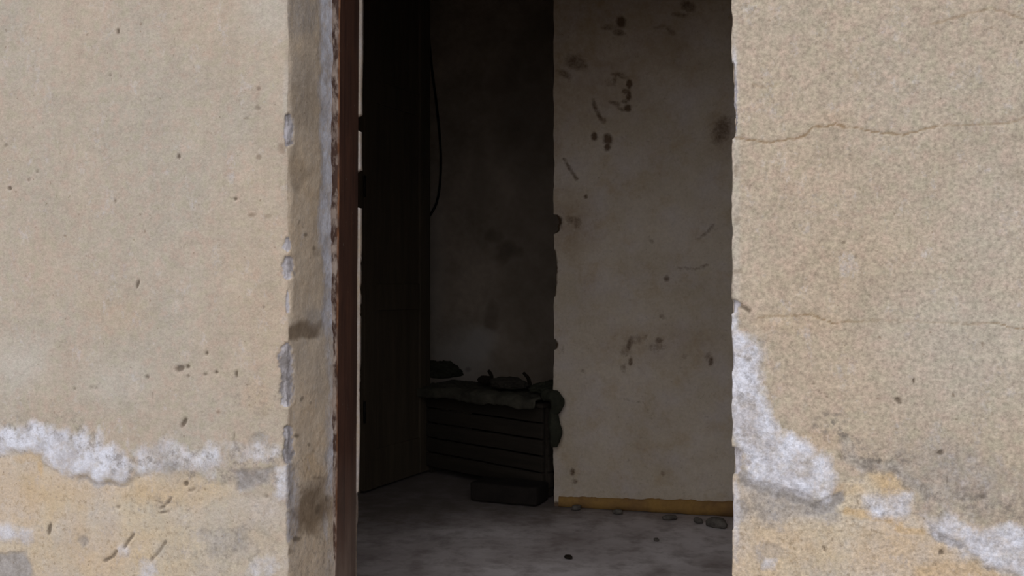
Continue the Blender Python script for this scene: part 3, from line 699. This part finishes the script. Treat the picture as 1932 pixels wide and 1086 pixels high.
# ---- far wall of the second room
def far_wall():
    xs = np.concatenate([[XW0, -2.6], np.arange(-2.4, -0.7, 0.010), [0.5, XW1]]); z_ = np.concatenate([[-0.02], np.arange(0.2, 2.95, 0.010), [ZC]])
    X, Z = np.meshgrid(xs, z_)
    u, v = proj(X, np.full_like(X, YFAR), Z)
    Y = YFAR + (fbm(X * 3, Z * 3, None, 81) - 0.5) * 0.03 + (fbm(X * 20, Z * 20, None, 82) - 0.5) * 0.006
    qx, qy = u + (fbm(u * .03, v * .03, None, 83) - .5) * 30, v + (fbm(u * .03, v * .03, None, 84) - .5) * 30
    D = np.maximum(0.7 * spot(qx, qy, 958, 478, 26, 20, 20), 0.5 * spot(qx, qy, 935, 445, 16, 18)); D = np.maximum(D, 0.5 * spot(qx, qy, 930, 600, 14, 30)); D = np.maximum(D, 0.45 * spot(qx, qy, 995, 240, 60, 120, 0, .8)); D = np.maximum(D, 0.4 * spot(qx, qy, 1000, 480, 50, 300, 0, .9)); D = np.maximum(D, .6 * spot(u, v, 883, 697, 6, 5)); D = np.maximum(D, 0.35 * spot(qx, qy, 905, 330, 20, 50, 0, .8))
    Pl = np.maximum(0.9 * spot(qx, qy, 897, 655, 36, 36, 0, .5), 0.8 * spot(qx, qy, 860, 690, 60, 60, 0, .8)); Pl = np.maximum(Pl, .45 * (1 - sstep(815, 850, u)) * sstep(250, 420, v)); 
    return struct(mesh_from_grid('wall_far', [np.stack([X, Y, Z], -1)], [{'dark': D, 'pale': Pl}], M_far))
far_wall()

# ---- yellow band at the foot of the partition
def skirting():
    xs = np.arange(XPR + 0.025, 0.62, 0.008); t = np.clip((xs - xs[0]) / (0 - xs[0]), 0, 1.3)
    hgt = 0.046 + 0.022 * t + (fbm(xs * 14, xs * 0, None, 91) - 0.5) * 0.012 + (fbm(xs * 60, xs * 0, None, 92) - 0.5) * 0.006
    bot = -0.002 + 0.004 * fbm(xs * 25, xs * 0, None, 93)
    yf = YP - 0.014 + (fbm(xs * 20, xs * 0, None, 94) - 0.5) * 0.006
    rows = [np.stack([xs, np.full_like(xs, YP + 0.004), bot], -1), np.stack([xs, yf, bot], -1), np.stack([xs, yf, bot + (hgt - bot) * 0.5], -1), np.stack([xs, yf + 0.001, hgt - 0.006], -1), np.stack([xs, yf + 0.006, hgt], -1), np.stack([xs, np.full_like(xs, YP + 0.004), hgt + 0.001], -1)]
    return struct(mesh_from_grid('baseboard_back', [np.array(rows)], None, M_skirt))
skirting()

# ------------------------------------------------------------------ outer door frame (left jamb in view)
def jamb_mesh(parent):
    # plan outline of the jamb, front arris worn; stacked in z with chips
    zz = np.arange(-0.02, 2.33, 0.010)
    zz = np.append(zz, 2.33)
    out = [(-1.035, 2.152), (-0.9990, 2.150), (-0.9875, 2.151), (-0.9845, 2.155), (-0.984, 2.160), (-0.984, 2.235), (-0.984, 2.278), (-0.987, 2.285), (-1.035, 2.285), (-1.035, 2.152)]
    wornv = [0, 1, 1, 0.6, 0, 0, 0, 0, 0, 0]
    P = np.zeros((len(zz), len(out), 3)); Wn = np.zeros((len(zz), len(out)))
    for j, (x, y) in enumerate(out):
        n1 = fbm(zz * 18 + j * 0.4, zz * 0 + j, None, 101) - 0.5; n2 = fbm(zz * 45, zz * 0 + j, None, 102) - 0.5
        lean = (zz - 1.66) * 0.0065
        P[:, j, 0] = x + lean + n1 * (0.004 if j in (2, 3) else 0.001)
        P[:, j, 1] = y + (np.clip(n2, 0, 1) * 0.010 if j in (1, 2, 3) else 0)
        P[:, j, 2] = zz
        if j == 3: A3 = np.clip(0.8 + n1 * 3, 0, 1) * np.interp(zz, [0.5, 1.2], [0.4, 1])
        Wn[:, j] = wornv[j] * np.clip(0.85 + n1 * 1.2, 0, 1)
    Ar = np.zeros_like(Wn); Ar[:, 3] = A3
    return mesh_from_grid('jamb', [P[:, ::-1]], [{'worn': Wn[:, ::-1], 'arris': Ar[:, ::-1]}], M_frame, parent)
door1 = struct(empty('door_1', (0, 0, 0)))
jamb_mesh(door1)
o = obj('head', box_bm((-1.035, 2.152, 2.25), (0.03, 2.268, 2.33), 0.004, 10), M_frame, door1)

# ------------------------------------------------------------------ tall dark door leaf of the inner doorway
hA = on_floor(684, 922); hB = on_floor(806, 889)
hA.y = YP + 0.012; hA.x = XPL + 0.016
leaf_dir = (hB - hA); LW = leaf_dir.length; la = math.atan2(leaf_dir.y, leaf_dir.x)
door2 = struct(empty('door_2', (hA.x, hA.y, 0.012), la))
LH = 2.98
def leaf_part(name, lo, hi, b=0.004): return obj(name, box_bm(lo, hi, b), M_leaf, door2, False)
sw = 0.105
leaf_part('stile', (0, -0.022, 0), (sw, 0.022, LH)); leaf_part('stile', (LW - sw, -0.022, 0), (LW, 0.022, LH))
for z0, z1 in ((0, 0.2), (0.92, 1.06), (2.0, 2.12), (LH - 0.12, LH)):
    leaf_part('rail', (sw, -0.02, z0), (LW - sw, 0.02, z1))
for z0, z1 in ((0.2, 0.92), (1.06, 2.0), (2.12, LH - 0.12)):
    leaf_part('panel', (sw - 0.01, -0.009, z0 - 0.01), (LW - sw + 0.01, 0.009, z1 + 0.01))
for z in (0.35, 1.5, 2.6):
    obj('hinge', tube_bm([(-0.004, -0.026, z), (-0.004, -0.026, z + 0.11)], 0.007, 10), M_cable, door2)

# ------------------------------------------------------------------ low chest heaped with rags behind the inner doorway
pA = on_floor(806, 893); pB = on_floor(890, 911)
d = (pB - pA).normalized(); ang = math.atan2(d.y, d.x)
endL = (XPR - 0.02 - pA.x) / d.x
x_end = min(endL, 1.4)
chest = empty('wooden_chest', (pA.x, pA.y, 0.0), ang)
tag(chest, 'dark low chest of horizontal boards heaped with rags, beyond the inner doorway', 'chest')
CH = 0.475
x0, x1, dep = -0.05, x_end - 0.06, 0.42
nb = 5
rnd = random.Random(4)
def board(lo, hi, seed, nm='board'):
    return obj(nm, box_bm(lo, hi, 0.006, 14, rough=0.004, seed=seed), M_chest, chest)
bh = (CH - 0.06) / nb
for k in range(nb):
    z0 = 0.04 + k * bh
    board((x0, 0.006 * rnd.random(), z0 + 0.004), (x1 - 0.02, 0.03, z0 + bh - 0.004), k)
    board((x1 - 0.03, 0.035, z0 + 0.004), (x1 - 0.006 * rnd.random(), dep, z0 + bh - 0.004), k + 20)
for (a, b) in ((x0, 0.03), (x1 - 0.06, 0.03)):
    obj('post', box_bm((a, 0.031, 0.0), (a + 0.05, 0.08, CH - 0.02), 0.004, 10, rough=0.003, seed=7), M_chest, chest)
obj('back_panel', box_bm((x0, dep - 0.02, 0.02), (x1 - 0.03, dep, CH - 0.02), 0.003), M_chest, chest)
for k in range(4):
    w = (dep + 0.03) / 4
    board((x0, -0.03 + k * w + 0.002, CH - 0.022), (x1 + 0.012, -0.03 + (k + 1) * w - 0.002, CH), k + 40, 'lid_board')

def chest_pt(x, y, z):
    c, s = math.cos(ang), math.sin(ang)
    return Vector((pA.x + c * x - s * y, pA.y + s * x + c * y, z))

def local_px(px, y=0.1):
    """x along the chest where the sight line at this pixel column crosses the line y"""
    best = min(np.linspace(-0.2, 1.6, 721), key=lambda xx: abs(proj(*chest_pt(xx, y, 0.5)[:])[0] - px))
    return float(best)

def rag(name, cx, cy, rx, ry, rz, seed, mat, z=CH, turn=0.0):
    """crumpled bundle of cloth lying on the chest"""
    bm = bmesh.new(); bmesh.ops.create_icosphere(bm, subdivisions=5, radius=1)
    co = np.array([v.co[:] for v in bm.verts])
    f = fbm(co[:, 0] * 1.6 + seed, co[:, 1] * 1.6, co[:, 2] * 1.6, seed, 2)
    w = np.abs(fbm(co[:, 0] * 3 + f * 3, co[:, 1] * 3 + seed, co[:, 2] * 3, seed + 3, 3) - 0.5) * 2
    r = 0.72 + 0.55 * f - 0.45 * w
    for i, v in enumerate(bm.verts):
        p = v.co * float(r[i])
        p.z = p.z if p.z > 0 else p.z * 0.25
        v.co = Vector((p.x * rx, p.y * ry, p.z * rz))
    zmin = min(v.co.z for v in bm.verts)
    for v in bm.verts: v.co.z -= zmin
    o = obj(name, bm, mat)
    o.location = chest_pt(cx, cy, z); o.rotation_euler = (0, 0, ang + turn)
    return o

# a limp flat quilt covers the lid and hangs a little over the front edge
def quilt():
    n1, n2 = 90, 40
    xs = np.linspace(x0 + 0.02, local_px(1028, 0), n1); top = []
    vs = np.linspace(0, 1, n2)
    X, Vv = np.meshgrid(xs, vs)
    # path: from back of lid to front edge, over, and down
    fall = 0.02 + 0.03 * fbm(xs * 7, xs * 0, None, 201)
    L1 = dep - 0.05
    arc = Vv * (L1 + 0.02 + fall[None, :])
    ylid = dep - 0.06 - arc * 1.02
    yy = np.where(arc < L1 + 0.01, ylid, -0.066); zz = np.where(arc < L1 + 0.01, CH + 0.012, CH + 0.012 - (arc - L1 - 0.01))
    fold = (fbm(X * 9, Vv * 5, None, 202) - 0.35) * 0.04 + np.abs(fbm(X * 16, Vv * 9, None, 203) - 0.5) * 0.04
    zz = np.where(arc < L1 + 0.01, np.clip(zz + fold * sstep(0, 0.1, arc), CH + 0.014, CH + 0.034), zz + fold * 0.6)
    yy = np.where(arc < L1 + 0.01, yy, yy - np.abs(fold) * 0.5)
    P = np.stack([X, yy, zz], -1)
    o = mesh_from_grid('quilt', [P], None, M_rag2)
    o.location = chest_pt(0, 0, 0); o.rotation_euler = (0, 0, ang)
    m = o.modifiers.new('thick', 'SOLIDIFY'); m.thickness = 0.010; m.offset = 0
    return o
tag(quilt(), 'crumpled grimy quilt spread over the low dark chest', 'quilt')

QT = CH + 0.041
xa = local_px(826, 0.2)
tag(rag('rag', xa, 0.22, 0.16, 0.14, 0.085, 3, M_rag3, QT), 'dark rag heap at the left end of the chest, beside the dark door', 'rag')
xb = local_px(910, 0.16)
tag(rag('rag', xb, 0.18, 0.05, 0.045, 0.038, 8, M_stick, QT), 'small dark wad of rag on the middle of the quilt', 'rag')
xc = local_px(965, 0.1)
tag(rag('rag', xc - 0.01, 0.09, 0.13, 0.09, 0.052, 12, M_rag, QT), 'grey-brown crumpled rag towards the right of the quilt', 'rag')
xd = local_px(1022, 0.06)
tag(rag('rag', xd + 0.005, 0.13, 0.10, 0.13, 0.05, 17, M_rag3, QT), 'dark bundled rag at the right end of the chest beside the pale wall', 'rag')

# rag hanging down over the right end of the chest, bulging past the wall corner
def hanging_rag():
    edge = [(1040, 745, 0.026), (1055, 746, 0.030), (1063, 755, 0.034), (1061, 768, 0.030), (1053, 780, 0.022), (1055, 798, 0.026), (1057, 816, 0.026), (1053, 832, 0.020), (1050, 842, 0.010)]
    ctr = [(x - r * 390, y, r) for x, y, r in edge]
    yq = YP - 0.045
    pts = spline([at_depth(a, b, yq + (0.05 if k == 0 else 0)) for k, (a, b, r) in enumerate(ctr)], 6)
    rad = np.interp(np.linspace(0, len(ctr) - 1, len(pts)), range(len(ctr)), [r for _, _, r in ctr])
    bm = tube_bm(pts, [float(r) for r in rad], 20)
    bmesh.ops.subdivide_edges(bm, edges=bm.edges[:], cuts=1, use_grid_fill=True)
    co = np.array([v.co[:] for v in bm.verts]); n = fbm(co[:, 0] * 30, co[:, 1] * 30, co[:, 2] * 16, 301, 3) - 0.5
    bm.normal_update()
    for i, v in enumerate(bm.verts): v.co += v.normal * float(n[i]) * 0.03
    o = obj('hanging_rag', bm, M_rag3)
    return o
tag(hanging_rag(), 'dark rag drooping over the chest end past the pale wall corner', 'rag')

# two sticks poking up out of the rags
def stick(p, q, r, label):
    o = obj('stick', tube_bm(spline([p, (Vector(p) + Vector(q)) / 2 + Vector((0.008, 0, 0.006)), q], 4), [r * (1 - 0.04 * k) for k in range(9)], 8), M_stick)
    return tag(o, label, 'stick', None)
def on_lid(px, py, y):
    """point over the chest at depth y behind its front, seen at pixel (px, py)"""
    w = chest_pt(local_px(px, y), y, 0)
    return at_depth(px, py, w.y)
def on_quilt(px, y, up=0.001): return chest_pt(local_px(px, y), y, QT + up)
stick(on_quilt(927, 0.24), on_lid(922, 699, 0.26), 0.013, 'short dark stick standing upright in the middle of the rags')
stick(on_quilt(1000, 0.26), on_lid(988, 703, 0.27), 0.012, 'short dark stick leaning left out of the rags at right')
o = obj('stick', tube_bm(spline([on_lid(x, y, 0.205) + Vector((0, 0, 0.012)) for x, y in ((936, 727), (950, 722), (962, 717), (976, 722), (986, 731))], 5), 0.010, 8), M_stick)
tag(o, 'crooked dark stick lying along the top of the rags', 'stick')

# ------------------------------------------------------------------ flat block on the floor in the inner doorway
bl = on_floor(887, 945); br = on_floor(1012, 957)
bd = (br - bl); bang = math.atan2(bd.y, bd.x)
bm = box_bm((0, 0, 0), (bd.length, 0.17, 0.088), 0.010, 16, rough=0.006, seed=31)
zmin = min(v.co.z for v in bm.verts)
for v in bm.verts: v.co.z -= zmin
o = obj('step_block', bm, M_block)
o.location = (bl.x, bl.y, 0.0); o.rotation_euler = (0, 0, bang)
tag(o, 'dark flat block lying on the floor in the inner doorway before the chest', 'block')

# ------------------------------------------------------------------ cable hanging on the far wall
cp = [(806, -30), (809, 60), (815, 130), (824, 200), (831, 275), (831, 335), (825, 378), (814, 402), (806, 412)]
o = obj('hanging_cable', tube_bm(spline([at_depth(x, y, YFAR - 0.035) for x, y in cp], 8), 0.0085, 8), M_cable)
tag(o, 'thin dark cable hanging in a curve on the far wall by the dark door', 'cable')

# ------------------------------------------------------------------ crumbs of plaster on the floor
def chunk(px, py, r, flat, seed, mat, label, name='plaster_chunk'):
    bm = bmesh.new(); bmesh.ops.create_icosphere(bm, subdivisions=3, radius=1)
    co = np.array([v.co[:] for v in bm.verts])
    f = fbm(co[:, 0] * 1.4 + seed, co[:, 1] * 1.4, co[:, 2] * 1.4, seed, 3)
    for i, v in enumerate(bm.verts):
        p = v.co * float(0.6 + 0.7 * f[i]); v.co = Vector((p.x * r, p.y * r * 0.6, max(p.z, -0.5) * r * flat))
    zmin = min(v.co.z for v in bm.verts)
    for v in bm.verts: v.co.z -= zmin
    o = obj(name, bm, mat); o.location = on_floor(px, py); o.location.z = 0.0
    o.rotation_euler = (0, 0, seed * 1.3)
    tag(o, label, 'rubble', 'plaster crumbs on the floor')
chunk(1352, 993, 0.055, 0.55, 2, M_chunk, 'largest broken plaster piece on the floor at the wall foot by the right jamb')
chunk(1318, 985, 0.030, 0.5, 4, M_chunk, 'plaster piece left of the largest one below the yellow band')
chunk(1262, 979, 0.035, 0.4, 5, M_chunk, 'flat plaster piece below the brightest stretch of the yellow band')
chunk(1165, 968, 0.028, 0.5, 7, M_chunk, 'plaster piece below the middle of the yellow band')
chunk(1088, 960, 0.032, 0.45, 8, M_chunk, 'plaster piece at the left end of the yellow band')
chunk(1072, 1052, 0.024, 0.35, 9, M_stick, 'single dark chip lying out on the open floor')
chunk(1238, 1018, 0.020, 0.25, 11, M_chunk, 'small chip on the floor right of the middle')
